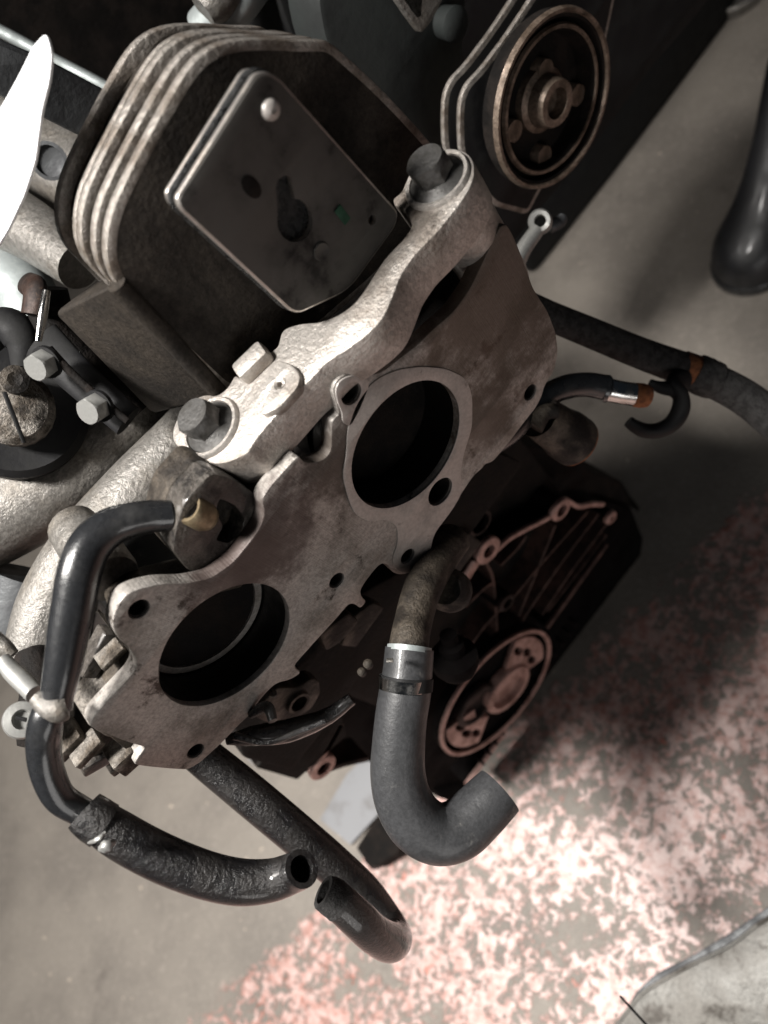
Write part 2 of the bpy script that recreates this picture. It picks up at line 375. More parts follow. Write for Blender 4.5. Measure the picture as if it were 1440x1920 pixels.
# --- port flange
fo = [(624,734),(629,716),(641,705),(657,699),(676,698),(697,702),(712,700),(728,690),(750,672),(780,650),(812,618),(850,586),(880,545),(902,500),(920,460),(938,425),(950,420),(962,440),(975,470),(1000,540),
      (1028,585),(1043,625),(1047,660),(1040,695),(1022,722),(1016,745),(1003,768),(985,790),(958,826),(925,866),(910,871),(905,878),(888,893),(866,926),(838,968),(806,1012),(797,1042),(783,1062),(765,1076),(748,1078),(736,1073),(727,1058),(714,1057),(700,1072),(683,1095),(676,1108),(679,1120),(688,1128),(676,1142),(668,1134),(655,1132),(628,1164),(600,1194),(550,1250),
      (566,1262),(545,1275),(517,1282),(497,1302),(479,1324),(470,1340),(448,1360),(417,1393),(396,1412),(375,1431),(352,1444),(317,1442),(275,1438),(250,1434),(262,1416),(273,1402),(233,1390),(167,1363),(179,1338),(215,1300),(250,1263),(259,1243),(250,1222),(221,1197),(210,1176),(215,1147),(233,1117),(258,1105),(300,1095),(350,1094),(396,1084),(437,1055),(464,1022),(487,992),(497,963),(490,936),
      (510,908),(535,880),(560,854),(570,866),(580,868),(597,866),(612,858),(621,844),(622,812),(622,789),(636,778),(630,756)]
def hole(u, v, r): q = PY(u, v, Y0); return (q.x, q.z, r)
holes = [hole(427,1212,.0388), hole(763,836,.0382), hole(657,737,.0060), hole(632,1089,.0050), hole(824,921,.0094), hole(763,1042,.0054), hole(261,1143,.0052), hole(367,1409,.0050), hole(995,736,.0052)]
put('port_flange', plate('Y', py(fo, Y0, .004), Y0, .009, holes, .0009), 'machined', eng)
# raised face round the upper port
pf = [(648,852),(650,800),(668,750),(700,712),(742,692),(790,686),(835,690),(872,708),(884,740),(884,800),(868,850),(862,885),(866,922),(846,956),(812,1000),(804,1040),(785,1066),(757,1076),(738,1066),(734,1045),(744,1020),(744,985),(720,972),(690,978),(662,962),(650,930),(640,890)]
pad = plate('Y', py(pf, Y0, .006), Y0-.0009, .0012, [holes[1], holes[4], holes[5]], .0004)
put('port_pad', pad, 'pad', eng)
eo = [(627,734),(631,718),(643,708),(657,703),(672,704),(690,712),(690,725),(672,770),(655,800),(640,790),(640,772),(632,756)]
put('port_pad', plate('Y', py(eo, Y0, .006), Y0-.0009, .0012, [holes[2]], .0004), 'pad', eng)
# bores with an inner step
for (hx, hz, r), deep in zip(holes[:2], (.024, .030)):
    put('port_bore', lathe((hx, Y0+.004, hz), (0, 1, 0), [(r-.0002, 0), (r-.0002, deep), (r-.0035, deep+.001), (r-.0035, deep+.006), (r-.001, deep+.007), (r-.001, .08), (0, .081)], 72), 'bore' , eng)
put('port_ring', lathe((holes[0][0], Y0+.027, holes[0][1]), (0, 1, 0), [(.0375, 0), (.0335, 0), (.0335, .003), (.0375, .003)], 72), 'machined', eng)
for hx, hz, r in holes[2:]:
    pr = []; k = 0
    while k < 12: pr += [(r-.0001, .0012+k*.0011), (r-.0009, .0012+k*.0011+.00055)]; k += 1
    put('threaded_hole', lathe((hx, Y0, hz), (0, 1, 0), pr+[(r-.0006, .017), (0, .019)], 24), 'casting_brown' if r < .008 else 'black_dull', eng)
# rough body behind the flange, and its bosses and ribs on the side towards the lamp
bo = [(640,760),(720,715),(860,600),(940,420),(990,520),(1020,640),(990,770),(900,860),(800,990),(740,1040),(650,1110),(540,1220),(470,1310),(380,1400),(300,1400),(230,1350),(260,1250),(240,1180),(260,1130),(400,1100),(480,1000),(520,930),(600,890)]
put('flange_back', plate('Y', inset(py([(215,1150),(262,1108),(440,1060),(500,1000),(570,920),(640,1000),(700,1060),(620,1150),(540,1240),(470,1330),(380,1420),(260,1432),(170,1360),(255,1240)], Y0+.009, .004), .0015), Y0+.0088, .02, [holes[0]], .001), 'casting_brown', eng)
put('head_body', plate('Y', inset(py(bo, Y0+.03, .008), .006), Y0+.0285, .075, (), .003), 'black_dull', eng)  # coloured near-black so the gap behind the flange stays in shade
hx, hz, _ = holes[6]
put('boss', lathe((hx-.0005, Y0+.0270, hz), (0, 1, 0), [(0, 0), (.0125, 0), (.0135, .003), (.0145, .03), (.013, .05), (0, .055)], 40, .01), 'runner', eng)
def rib(a, b, w, t, m='cast', upv=(0, -1, 0), nm='rib'): return put(nm, bar(a, b, w, t, .0012, upv), m, eng)
# long rounded boss running along the upper edge of the lower port
q1 = PY(245,1122,Y0+.03); q2 = PY(430,1060,Y0+.03)
put('boss', tube3([(q1.x,q1.y,q1.z,.013),(q1.x*.5+q2.x*.5,q1.y+.004,(q1.z+q2.z)/2-.004,.012),(q2.x,q2.y+.004,q2.z-.006,.013)]), 'casting_brown', eng)
q = PY(430,1010,Y0+.03)
put('boss', lathe(q, (0, 1, 0), [(0,-.001),(.006,-.001),(.0075,.001),(.008,.03)], 32, .02), 'cast', eng)
cvp = py([(395,885),(440,900),(478,925),(497,962),(488,994),(466,1024),(438,1056),(400,1080),(352,1070),(322,1030),(330,985),(345,940)], Y0+.0095, .004)
put('rough_casting', plate('Y', cvp, Y0+.0090, .016, (), .0010, inner=[py([(412,935),(440,948),(458,972),(450,1000),(428,1018),(405,1012),(420,985),(405,960)], Y0+.0095, .002)]), 'oily_rough', eng)
put('rough_casting', plate('Y', cvp, Y0+.021, .02, (), .002), 'casting_brown', eng)
for (a, b, y) in (((350,925),(395,900),.07),((395,900),(345,950),.062)):
    pa = PY(*a, Y0+y); pb = PY(*b, Y0+y); rib((pa.x,pa.y,pa.z),(pb.x,pb.y,pb.z),.03,.008,'cast')
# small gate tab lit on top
tb = pz([(272,1025),(335,978),(338,995),(318,1015),(292,1040),(252,1041)], .70)
put('casting_tab', plate('Z', tb, .700, .006, (), .0012), 'cast', eng)
sl = [PY(430,895,Y0+.07), PY(345,985,Y0+.07)]
put('casting_web', bar(sl[0], sl[1], .012, .03, .002), 'cast', eng)
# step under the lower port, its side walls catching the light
put('casting_wall', plate('Y', py([(221,1200,.001),(240,1218),(258,1243),(254,1262),(210,1310),(166,1360,.001),(205,1385),(300,1330),(300,1230)], Y0+.0088, .003), Y0+.0086, .026, (), .0012), 'cast', eng)
for a, b, w, t, y in (((205,1180),(160,1262),.009,.010,.030),((222,1198),(180,1238),.004,.018,.024),((146,1362),(100,1408),.007,.018,.030),((186,1378),(138,1428),.005,.012,.018),
                      ((250,1398),(212,1432),.013,.016,.0125),((200,1412),(150,1440),.008,.010,.030),((232,1425),(205,1446),.006,.008,.030)):
    pa = PY(*a, Y0+y); pb = PY(*b, Y0+y); rib(pa, pb, w, t, 'oily_rough' if t == .010 else 'cast')
pa = PY(205,1270,Y0+.05); put('boss', tube3([(pa.x-.012,pa.y+.012,pa.z-.008,.007),(pa.x,pa.y,pa.z,.008),(pa.x+.012,pa.y-.012,pa.z+.008,.007)]), 'cast', eng)
lb = [(170,1362),(255,1245),(265,1290),(300,1420),(250,1433),(200,1440),(150,1410)]
put('casting_step', plate('Y', py(lb, Y0+.028, .003), Y0+.0285, .035, (), .002), 'casting_brown', eng)

# --- mounting rail
ro = [(323,828),(322,806),(334,778),(352,752),(385,738),(405,742),(425,728),(440,702,.002),(455,712,.001),(505,660,.002),(520,650),(528,617),(560,606),(600,603),(634,590),(660,572),(681,546),(698,518),(722,482),(757,446),(772,424),(764,400),(738,384),(735,372),(752,360),(764,330),(780,300),(812,280),(850,276),(878,286),(890,306),(888,336),(874,364),(857,388),(838,412),(820,434),(800,455),(779,476),(763,498),(750,518),(738,550),(724,584),(712,604),(690,626),(652,655),(613,678),(590,704),(551,740),(520,776),(492,808),(474,832),(464,850),(440,862),(415,870),(384,868),(352,856)]
pb1 = PZ(397,803,ZR); pb2 = PZ(821,340,ZR)
put('mounting_rail', plate('Z', pz(ro, ZR, .004), ZR, .024, [(pb1.x,pb1.y,.0104),(pb2.x,pb2.y,.0104)], .0014), 'rail', eng)
for pb, hh in ((pb1, .052), (pb2, .085)):
    put('bolt_boss', lathe((pb.x, pb.y, ZR), UP, [(.0138, .0), (.0143, .0022), (.0160, .0024), (.0170, .0008), (.0170, -.004), (.0170, -hh+.008), (.0155, -hh), (.004, -hh)], 56), 'rail', eng)
# lug with threaded hole and a short key beside it
lg = [(470,752),(500,690),(520,672,.004),(550,684,.006),(562,704,.006),(556,726),(520,764),(490,778)]
ph = PZ(522,716,ZR)
put('threaded_lug', plate('Z', pz(lg, ZR+.004, .003), ZR+.0035, .006, [(PZ(524,718,ZR+.0035).x, PZ(524,718,ZR+.0035).y, .0030)], .0012), 'rail', eng)
put('key_block', bar(PZ(449,706,ZR+.003), PZ(501,656,ZR+.003), .009, .012, .0022), 'rail', eng)
ph = PZ(524,718,ZR+.0035); pr = []
for k in range(8): pr += [(.0031, -.0003-k*.0009), (.0022, -.0008-k*.0009)]
put('threaded_hole', lathe(ph, UP, pr+[(0, -.009)], 20), 'edge', eng)
# --- hex bolts: one built, one copied
hb = thing('tmp', 'x', 'x', (0, 0, 0)); del hb['label']; del hb['category']; bpy.data.objects.remove(hb)
head_me = prism((0, 0, .0045), UP, .0101, .0100, 6, .0015, .35)
wash_me = lathe((0, 0, 0), UP, [(0, 0), (.0137, 0), (.0137, .0015), (.0119, .0028), (.0097, .0047), (0, .0047)], 48)
b1 = put('hex_bolt', head_me, 'bolt', eng); off = Vector(b1.location)+wpos(eng)
b1.location = pb1 + Vector((0, 0, .0002)) + off - wpos(eng)
w1 = put('flange_washer', wash_me, 'bolt', b1); w1.location = Vector((0, 0, -off.z+.00235))
b2 = b1.copy(); col.objects.link(b2); b2.parent = eng; b2.location = pb2 + Vector((0, 0, .0002)) + off - wpos(eng); b2.rotation_euler.z = .5
w2 = w1.copy(); col.objects.link(w2); w2.parent = b2

# --- finned cover
YC = .33
co = [(436,748),(330,650),(215,530),(200,490),(200,440),(212,390),(240,330),(290,235),(340,148),(368,110),(405,84),(450,73),(510,72),(560,76),(612,75),(628,84),(690,140),(740,190),(790,245),(845,310),(835,350),(800,425),(700,530),(560,650)]
cpts = resample(py(co, YC, .012), .004)
cx = sum(p[0] for p in cpts)/len(cpts); cz = sum(p[1] for p in cpts)/len(cpts)
cov = put('end_cover', plate('Y', inset(cpts, .0060), YC+.0005, .060, (), .002), 'cover', eng)
for y in (YC+.0000, YC+.0120, YC+.0270, YC+.0335, YC+.0535):
    put('cooling_fin', plate('Y', [tuple(p) for p in cpts], y, .0068 if abs(y-YC-.0335) > .001 else .0048, (), .0018, inner=[inset(cpts, .0082)]), 'fin', eng)
put('cover_face', plate('Y', inset(cpts, .0040), YC-.0002, .002, (), .0008), 'cover', eng)
# lower side wall reaching down behind the left bolt, and its rounded lip
lip = [PY(222,535,YC-.002), PY(330,648,YC-.002), PY(418,742,YC-.002)]
put('cover_lip', tube3([(p.x, p.y+.002, p.z, .0045) for p in lip], seg=20), 'cover', eng)
def hexa(f, b):
    bm = bmesh.new(); A = [bm.verts.new(p) for p in f]; B = [bm.verts.new(p) for p in b]; n = len(A)
    bm.faces.new(A); bm.faces.new(B[::-1])
    for k in range(n): bm.faces.new((A[k], A[(k+1) % n], B[(k+1) % n], B[k]))
    bmesh.ops.recalc_face_normals(bm, faces=bm.faces)
    bmesh.ops.bevel(bm, geom=list(bm.edges), offset=.003, segments=3, affect='EDGES', profile=.5); return bm_mesh(bm)
YB2 = .395
put('cover_side', hexa([PY(212,532,YC+.001), PY(424,748,YC+.001), PY(480,690,YC+.001), PY(290,500,YC+.001)], [PY(100,588,YB2), PY(282,775,YB2), PY(440,740,YB2), PY(240,480,YB2)]), 'cover', eng)
# --- keyhole plate with gasket behind
YP = .292
kp = [(478,138,.006),(500,134,.006),(524,146,.006),(748,398,.007),(742,425,.006),(655,545,.008),(562,588,.005),(545,584,.005),(470,515,.004),(336,392,.006),(330,372,.006)]
kpp = py(kp, YP, .004)
kq = PY(545,405,YP)
keyhole = [(kq.x+.0085*math.cos(a), kq.z-.003+.0095*math.sin(a)) for a in [math.radians(x) for x in range(125, 415, 10)]]
kt = PY(533,350,YP); keyhole += [(kt.x+.0045*math.cos(math.radians(a)), kt.z+.0045*math.sin(math.radians(a))) for a in (10, 45, 90, 135, 170)]
k3 = PY(470,350,YP); slot = [(k3.x+.0022*math.cos(a/8*math.tau/1)*1.4, k3.z+.0035*math.sin(a/8*math.tau)) for a in range(8)]
kpl = put('keyhole_plate', plate('Y', kpp, YP, .0030, [(PY(697,412,YP).x, PY(697,412,YP).z, .0022)], .0009, inner=[keyhole]), 'edge', eng)
put('plate_face', plate('Y', inset(kpp, .0011), YP-.0004, .0006, [(PY(697,412,YP).x, PY(697,412,YP).z, .0022)], .0002, inner=[keyhole]), 'plate', kpl)
put('plate_gasket', plate('Y', inset(kpp, -.0008), YP+.0046, .0030, (), .001), 'dark_gasket', eng)
put('plate_post', lathe(PY(545,400,YP+.007), (0, 1, 0), [(0,0),(.018,0),(.018,.034),(0,.034)], 40), 'black_dull', eng)
put('rear_plate', plate('Y', kpp, YP+.0085, .0025, (), .0008), 'edge', eng)
put('rivet', lathe(PY(505,205,YP)+NV*.0009, NV, [(.0042, -.0004), (.0040, .0008), (.0028, .0020), (.0012, .0024), (.0008, .0012), (0, .0010)], 28), 'pad', kpl)
put('dimple', lathe(PY(600,470,YP)+Vector((0,-.0009,0)), NV, [(.0042, 0), (.0038, .0008), (.0026, .0003), (0, .0003)], 24), 'plate', kpl)
dm = PY(470,350,YP); put('dimple', plate('Y', [(dm.x+.0035*math.cos(a/14*math.tau), dm.z+.0055*math.sin(a/14*math.tau)) for a in range(14)], YP-.0011, .0007, (), .0002), 'black_dull', kpl)
gm = PY(640,402,YP); put('green_mark', box(gm+Vector((0, -.0009, 0)), (.0042, .0005, .0090), None, .0001), 'green', kpl)
# support wall under the cover (between cover and rail)
wl = PZ(330,640,.8)

# --- intake runners
put('intake_runner', tube([(430,560,.54,60),(330,690,.53,62),(250,780,.52,72),(170,850,.52,80),(80,920,.52,86),(-60,990,.52,92),(-200,1040,.52,95)], seg=36), 'runner', eng)
put('intake_runner', tube([(500,640,.54,56),(430,740,.51,60),(350,830,.49,64),(262,925,.48,70),(165,1030,.475,68),(105,1120,.475,64),(80,1190,.475,62),(68,1250,.48,60)], seg=36), 'runner', eng)
put('runner_web', tube([(60,1080,.54,80),(20,1200,.54,60)], seg=20), 'darkgrey', eng)
# --- bracket with two zinc bolts at the far left
br = [P(78,640,.43), P(155,715,.425), P(240,790,.42)]
put('side_bracket', tube3([(br[0].x,br[0].y,br[0].z,.012),(br[1].x,br[1].y,br[1].z,.010),(br[2].x,br[2].y,br[2].z,.009)], sq=.4), 'black', eng)
put('bracket_edge', tube([(92,655,.405,9),(135,700,.405,8),(185,745,.405,8),(240,790,.405,7)], seg=12), 'black_dull', eng)
ax = (ray(-60, 730) - ray(75, 660)).normalized()
for u, v in ((86,680),(184,762)):
    a = P(u, v, .405); d = (P(u-30, v+16, .395)-a).normalized()
    z = put('hex_bolt', prism(a, d, .0074, .0085, 6, .001, .2), 'zinc', eng)
    put('flange_washer', lathe(a-d*.002, d, [(0, 0), (.0085, 0), (.0085, .0022), (0, .0024)], 32), 'black', z)
put('bracket_lip', tube([(88,545,.40,7),(80,590,.40,9),(72,640,.40,6)], seg=14), 'chrome', eng)
put('bracket_web', tube([(95,540,.45,30),(105,630,.46,48),(170,705,.47,48),(250,785,.48,36)], seg=20), 'black_dull', eng)

# --- timing end: pulley with bolts, belt guards, dark block behind
YQ = .42
pc = PY(1018,188,YQ); r0 = (PY(1055,8,YQ)-pc).length
pu = put('timing_pulley', lathe(pc, NV, [(0,-.006),(r0*.93,-.006),(r0*.97,-.002),(r0*.97,.004),(r0,.008),(r0*.97,.011),(r0*.90,.010),(r0*.88,.002),(r0*.84,.001),(r0*.82,.008),(r0*.77,.009),(r0*.74,.004),(r0*.72,-.010),(r0*.3,-.011),(0,-.011)], 72), 'black_dull', eng)
put('pulley_face', lathe(pc, NV, [(r0*.80,.002),(r0*.735,-.0085),(r0*.3,-.0092),(0,-.0092)], 72), 'rusty_steel', pu)
put('pulley_rim', lathe(pc, NV, [(r0*.84,.0075),(r0*.82,.0098),(r0*.785,.0102),(r0*.765,.0075)], 72), 'pulley_edge', pu)
put('pulley_rim', lathe(pc, NV, [(r0*1.005,.0085),(r0*.985,.0125),(r0*.95,.0125),(r0*.93,.0100)], 72), 'pulley_edge', pu)
put('hub_nut', lathe(pc+NV*-.010, NV, [(.022,0),(.022,.010),(.018,.012),(.0165,.022),(.0155,.024),(.0105,.024),(.010,.014),(0,.013)], 32), 'pulley_edge', pu)
pb = prism(PY(1018,130,YQ)+NV*-.010, NV, .0085, .012, 6, .0012, .1)
first = None
for u, v in ((1020,132),(1080,178),(962,245),(1018,292)):
    p = PY(u, v, YQ)+NV*-.004
    if not first: first = put('pulley_bolt', pb, 'pulley_edge', pu); o = first
    else: o = first.copy(); col.objects.link(o); o.parent = pu
    o.location = p - wpos(pu)
# belt guards: thin folded plates seen on edge
gd = [(985,-40),(960,0),(920,60),(875,120),(846,150),(834,180),(832,225),(834,275),(850,330),(900,380),(960,395),(1010,300),(1100,100),(1130,-40)]
for k, y in enumerate((YQ+.034, YQ+.020)):
    g = py([(u+(30 if k else 0), v+(8 if k else 0)) for u, v in gd], y, .006)
    put('belt_guard', plate('Y', g, y, .0045, (), .0015), 'fin', eng)
    put('guard_face', plate('Y', inset(g, .0035), y-.0002, .003, (), .0008), 'black', eng)
bk = [(560,-80),(600,60),(640,150),(720,260),(830,420),(960,520),(1000,500),(1080,400),(1180,280),(1290,130),(1390,15),(1440,-80)]  # outline widened to the right to darken the upper right
put('block_face', plate('Y', py(bk, .52, .02), .56, .06, (), .004), 'black', eng)
put('shade_slab', plate('Z', pz([(1000,520),(1150,330),(1390,10),(1330,-120),(900,-60),(860,420)], 0, .02), .13, .13, (), .01), 'black', eng)  # low black body added to stand for shadow on the floor
put('block_cover', plate('Y', py([(590,-60),(610,90),(700,240),(800,300),(860,260),(880,-60)], .50, .02), .50, .04, (), .004), 'block', eng)
tri = [(738,-10),(765,30),(790,64),(810,40),(835,-10)]
put('corner_bracket', plate('Y', py(tri, .47, .003), .47, .006, (), .001, inner=[py([(757,-6),(783,30),(787,28),(790,-6)], .47)]), 'runner', eng)
put('block_knob', lathe(PY(850,45,.49), NV, [(0,-.01),(.011,-.01),(.012,.003),(.008,.006),(0,.006)], 32), 'block', eng)
put('oil_pipe', tube([(640,-30,.6,14),(600,20,.6,12),(585,70,.6,10),(590,110,.6,9)], seg=16), 'galv', eng)
# --- lower block: dark undercarriage between flange and bell housing
ub = [(830,1000),(760,1090),(690,1130),(600,1240),(540,1290),(500,1340),(450,1370),(470,1440),(560,1462),(640,1360),(720,1230),(820,1120),(940,960),(1000,880),(930,850)]
put('lower_block', plate('Y', py(ub, .335, .006), .345, .06, (), .003), 'black_dull', eng)
for pts_, m, y in (([(660,1160),(700,1130),(722,1140),(668,1215),(640,1212)], 'casting_brown', .322), ([(835,1040),(880,1000),(905,1018),(862,1075),(838,1062)], 'casting_brown', .335), ([(795,1020),(830,985),(850,998),(818,1040)], 'bell', .32),
                    ([(600,1190),(655,1150),(675,1165),(640,1205),(612,1222)], 'casting_brown', .31)):
    put('block_web', plate('Y', py(pts_, y, .003), y, .012, (), .002), m, eng)
# bracket with bored lug
lgp = [(560,1290),(585,1272),(600,1278),(602,1300),(585,1330),(550,1352),(505,1358),(478,1345),(490,1322),(520,1290)]
lq = PY(557,1315,.315)
put('lug_bracket', plate('Y', py(lgp, .315, .004), .315, .012, [(lq.x, lq.z, .0060)], .002), 'casting_brown', eng)
put('lug_rim', lathe(lq+NV*.0002, NV, [(.0062,0),(.0066,.0028),(.0088,.0028),(.0095,0)], 32), 'casting_brown', eng)
for pts_, m in (([(470,1340,.46,8),(500,1325,.455,11),(512,1352,.45,9)], 'rubber_oily'), ([(425,1388,.47,9),(470,1380,.47,18),(540,1370,.48,22),(610,1345,.49,16),(660,1310,.49,12)], 'rubber_oily'), ([(440,1380,.45,8),(500,1392,.45,6),(560,1372,.45,6),(610,1352,.45,5)], 'rubber_oily')):
    put('wiring_sleeve', tube(pts_, seg=18, rough=.04), m, eng)
for u, v, r in ((690,1245,9),(678,1260,8),(512,1300,7)):
    a = P(u, v, .47); put('small_fitting', lathe(a, (P(u-10, v-14, .45)-a), [(0,-.004),(r*.0003,-.004),(r*.00032,.001),(r*.0002,.002),(0,.0025)], 16), 'casting_brown', eng)
put('lower_tab', plate('Y', py([(482,1440),(515,1392),(545,1395),(640,1340),(650,1380),(560,1460)], .36, .001), .36, .004, (), .001), 'black_dull', eng)
# coolant neck with elbow
put('coolant_neck', tube([(850,1010,.52,34),(815,1060,.50,36),(790,1110,.48,36),(775,1165,.465,36),(768,1200,.455,37),(764,1240,.452,40)], seg=32), 'casting_brown', eng)
put('neck_rim', tube([(768,1212,.4535,42),(767,1222,.4528,42)], seg=32, n=1), 'galv', eng)
put('neck_knob', lathe(P(838,1105,.50), (P(800,1090,.46)-P(838,1105,.50)), [(.014,-.01),(.014,-.002),(.010,.004),(0,.005)], 32), 'casting_brown', eng)
put('sensor_body', lathe(P(852,1235,.56), (P(830,1150,.53)-P(852,1235,.56)), [(0,-.012),(.013,-.012),(.017,-.004),(.017,.004),(.009,.008),(.009,.016),(.006,.018),(.006,.026),(0,.026)], 32), 'bell_in', eng)
# round outlet on the right, rusty inside
oc = P(1060,815,.56)
put('outlet_stub', lathe(oc, (P(1110,850,.58)-oc), [(.0,-.03),(.015,-.03),(.0165,-.01),(.0185,0),(.0185,.012),(.0165,.012),(.0165,-.004),(0,-.006)], 40), 'casting_brown', eng)
put('outlet_ring', lathe(oc+(P(1110,850,.58)-oc).normalized()*.0124, (P(1110,850,.58)-oc), [(.0182,0),(.0182,.001),(.0162,.001),(.0162,0)], 40), 'rust', eng)
put('small_elbow', tube([(1000,800,.53,20),(1020,775,.53,16),(1045,770,.53,14)], seg=18), 'casting_brown', eng)
# ferrule at the upper right
fc = P(1013,416,.60)
put('ring_fitting', lathe(fc, (P(1010,400,.56)-fc), [(.0045,.0),(.0045,.006),(.0075,.0065),(.0090,.004),(.0090,-.004),(.0045,-.004)], 32), 'zinc', eng)
put('fitting_stem', tube([(1008,430,.60,14),(985,462,.60,15),(970,490,.60,16)], seg=18), 'zinc', eng)
put('fitting_stem', tube([(1030,425,.61,13),(1050,415,.61,12),(1056,405,.61,8)], seg=18), 'darkgrey', eng)

# --- upper left background castings
put('cast_arm', tube([(430,-40,.55,50),(400,0,.55,42),(380,20,.55,30)], seg=24), 'runner', eng)
put('hose_stub', tube([(470,-50,.56,50),(440,0,.56,45),(390,60,.58,45)], seg=24), 'galv', eng)
q = [(-60,30),(0,58),(100,112),(200,165),(260,205)]
put('rail_strip', tube([(u, v, .66, 11) for u, v in q], seg=14), 'galv', eng)
put('rail_panel', plate('Y', py([(-80,40),(100,115),(260,200),(240,300),(120,240),(-80,140)], .52, .003), .53, .02, (), .003), 'darkgrey', eng)
put('rear_runner', tube([(-120,140,.60,60),(0,230,.60,75),(90,290,.60,85),(200,360,.58,90)], seg=32), 'runner', eng)
put('rear_runner', tube([(-140,330,.56,60),(0,400,.55,60),(70,440,.54,55),(150,500,.52,45)], seg=32), 'runner', eng)
put('rear_casting', tube([(-100,470,.58,70),(20,520,.57,60),(60,600,.56,55),(0,680,.56,60)], seg=28), 'galv', eng)
put('plug_recess', lathe(P(95,300,.535), (P(60,320,.50)-P(95,300,.535)), [(0,0),(.006,0),(.012,.002),(.0125,.004),(.010,.004)], 24), 'darkgrey', eng)
put('rear_clip', tube([(50,530,.45,22),(66,545,.44,26),(60,590,.44,24)], seg=18, sq=.6), 'rusty_steel', eng)
put('void_wall', plate('Y', py([(-300,-200),(700,-200),(700,300),(300,500),(-300,200)], 1.1), 1.1, .02, (), .002), 'black_dull', eng)

# ================================================================== throttle drum at the left edge
dr = thing('round_drum', 'black round drum with cast slotted centre cut off by the left edge, by two bolts', 'engine part', P(30,780,.46))
a = P(30,765,.47); d = (P(0,720,.40)-a).normalized()
put('drum', lathe(a, d, [(0,-.03),(.038,-.03),(.041,-.026),(.041,-.006),(.037,-.002),(.030,-.004),(.0,-.005)], 64), 'black', dr)
put('drum_core', lathe(P(28,765,.455), d, [(0,-.012),(.021,-.012),(.0215,.001),(.018,.005),(.004,.006),(0,.006)], 40, .01), 'cast', dr)
put('drum_slot', bar(P(8,735,.437), P(45,830,.446), .0018, .004, .0003), 'black', dr)
put('drum_hub', lathe(P(28,712,.44), (P(30,690,.40)-P(28,712,.44)), [(0,-.01),(.007,-.01),(.0078,.002),(.004,.003),(0,.001)], 24), 'casting_brown', dr)
put('drum_guard', tube([(-30,640,.45,30),(10,610,.45,34),(45,640,.45,34),(45,690,.45,22)], seg=24), 'black', dr)

# ================================================================== white strip at the left edge
wp = [(86,60,.003),(97,100),(92,150),(78,205),(66,300),(45,365),(15,430),(-10,470),(-60,520),(-60,270),(0,203),(35,140),(62,85)]
d0 = .34
c_ = P(40,250,d0); nrm = ((C0-c_).normalized()*.35+UP+Vector((-.5,0,0))).normalized()
ex = (P(100,250,d0)-c_); ex = (ex-nrm*ex.dot(nrm)).normalized(); ey = nrm.cross(ex)
def onpl(u, v):
    r = ray(u, v); s = (c_-C0).dot(nrm)/r.dot(nrm); q = C0+r*s-c_; return (q.dot(ex), q.dot(ey))
me = plate('Z', rnd([onpl(p[0], p[1]) for p in wp], .003), 0, .0015, (), .0004)
me.transform(Matrix.Translation(c_) @ Matrix((ex, ey, nrm)).transposed().to_4x4())
o = put('paper_strip', me, 'white', None, 'glaring white pointed strip reaching in from the left edge beside the fins', 'strip')

# ================================================================== hoses
def hose(name, label, base, grp=None): return thing(name, label, 'hose', base, grp)
h1 = hose('vent_hose', 'glossy black preformed hose bending down from the brass banjo ring past the lower port', P(230,985,.37))
put('hose_body', tube([(322,966,.375,29),(285,968,.372,31),(245,975,.368,33),(205,990,.365,37),(170,1022,.362,40),(150,1070,.36,41),(139,1130,.36,40),(128,1190,.36,38),(118,1250,.36,35),(108,1300,.36,31),(104,1328,.36,30)], seg=40), 'rubber', h1)
bj = P(371,962,.375); bd = (P(366,935,.34)-bj).normalized()
put('banjo_ring', lathe(bj, UP, [(.0045,.004),(.0050,.0062),(.0068,.0066),(.0076,.0048),(.0076,-.004),(.0060,-.008),(0,-.012)], 40), 'brass', h1)
put('banjo_bore', lathe(bj, UP, [(.0046,.006),(.0038,-.002),(0,-.003)], 24), 'rusty_steel', h1)
put('hose_ferrule', tube([(318,968,.375,24),(345,966,.375,19),(360,965,.375,15)], seg=24, n=2), 'zinc', h1)
put('nipple', tube([(70,1305,.358,18),(88,1322,.357,22),(110,1330,.356,25),(126,1326,.357,21)], seg=24), 'runner', h1)
h2 = hose('breather_hose', 'dull black thin hose hanging from the nipple at the lower left', P(90,1400,.37))
put('hose_body', tube([(98,1318,.365,28),(86,1355,.365,32),(82,1400,.37,32),(90,1450,.375,31),(112,1495,.38,29),(150,1520,.385,27),(185,1540,.39,25)], seg=36), 'rubber', h2)
ct = thing('cable_fitting', 'silver tube fitting and round slotted plug at the left edge beside the black hose', 'fitting', P(40,1300,.40))
put('fitting_tube', tube([(6,1236,.385,14),(22,1258,.382,18),(45,1280,.378,19),(66,1302,.372,18)], seg=24), 'zinc', ct)
pl_ = P(42,1350,.40)
plg = put('plug', lathe(pl_, (P(36,1335,.36)-pl_), [(0,-.012),(.0085,-.012),(.0095,0),(.0088,.003),(.005,.0036),(.0042,.0010),(0,.0006)], 36, .008), 'zinc', ct)
put('slot', bar(P(30,1345,.3935), P(50,1350,.3935), .0022, .0012, .0003), 'black', plg)
put('stub', tube([(-10,1195,.40,14),(8,1212,.40,15),(25,1228,.40,12)], seg=18), 'runner', ct)
put('backing_block', tube([(70,1230,.43,40),(75,1290,.42,36),(60,1350,.42,30),(55,1395,.42,22)], seg=20, rough=.06), 'black_dull', ct)
h3 = hose('open_hose', 'oily black hose with open cut end pointing right below the lower port', P(300,1600,.40))
put('hose_body', tube([(170,1528,.385,36),(215,1560,.388,42),(270,1592,.392,43),(330,1620,.396,43),(395,1643,.40,42),(455,1654,.403,41),(510,1650,.405,38),(548,1637,.402,36),(566,1629,.396,35)], wall=.3, seg=40), 'rubber_oily', h3)
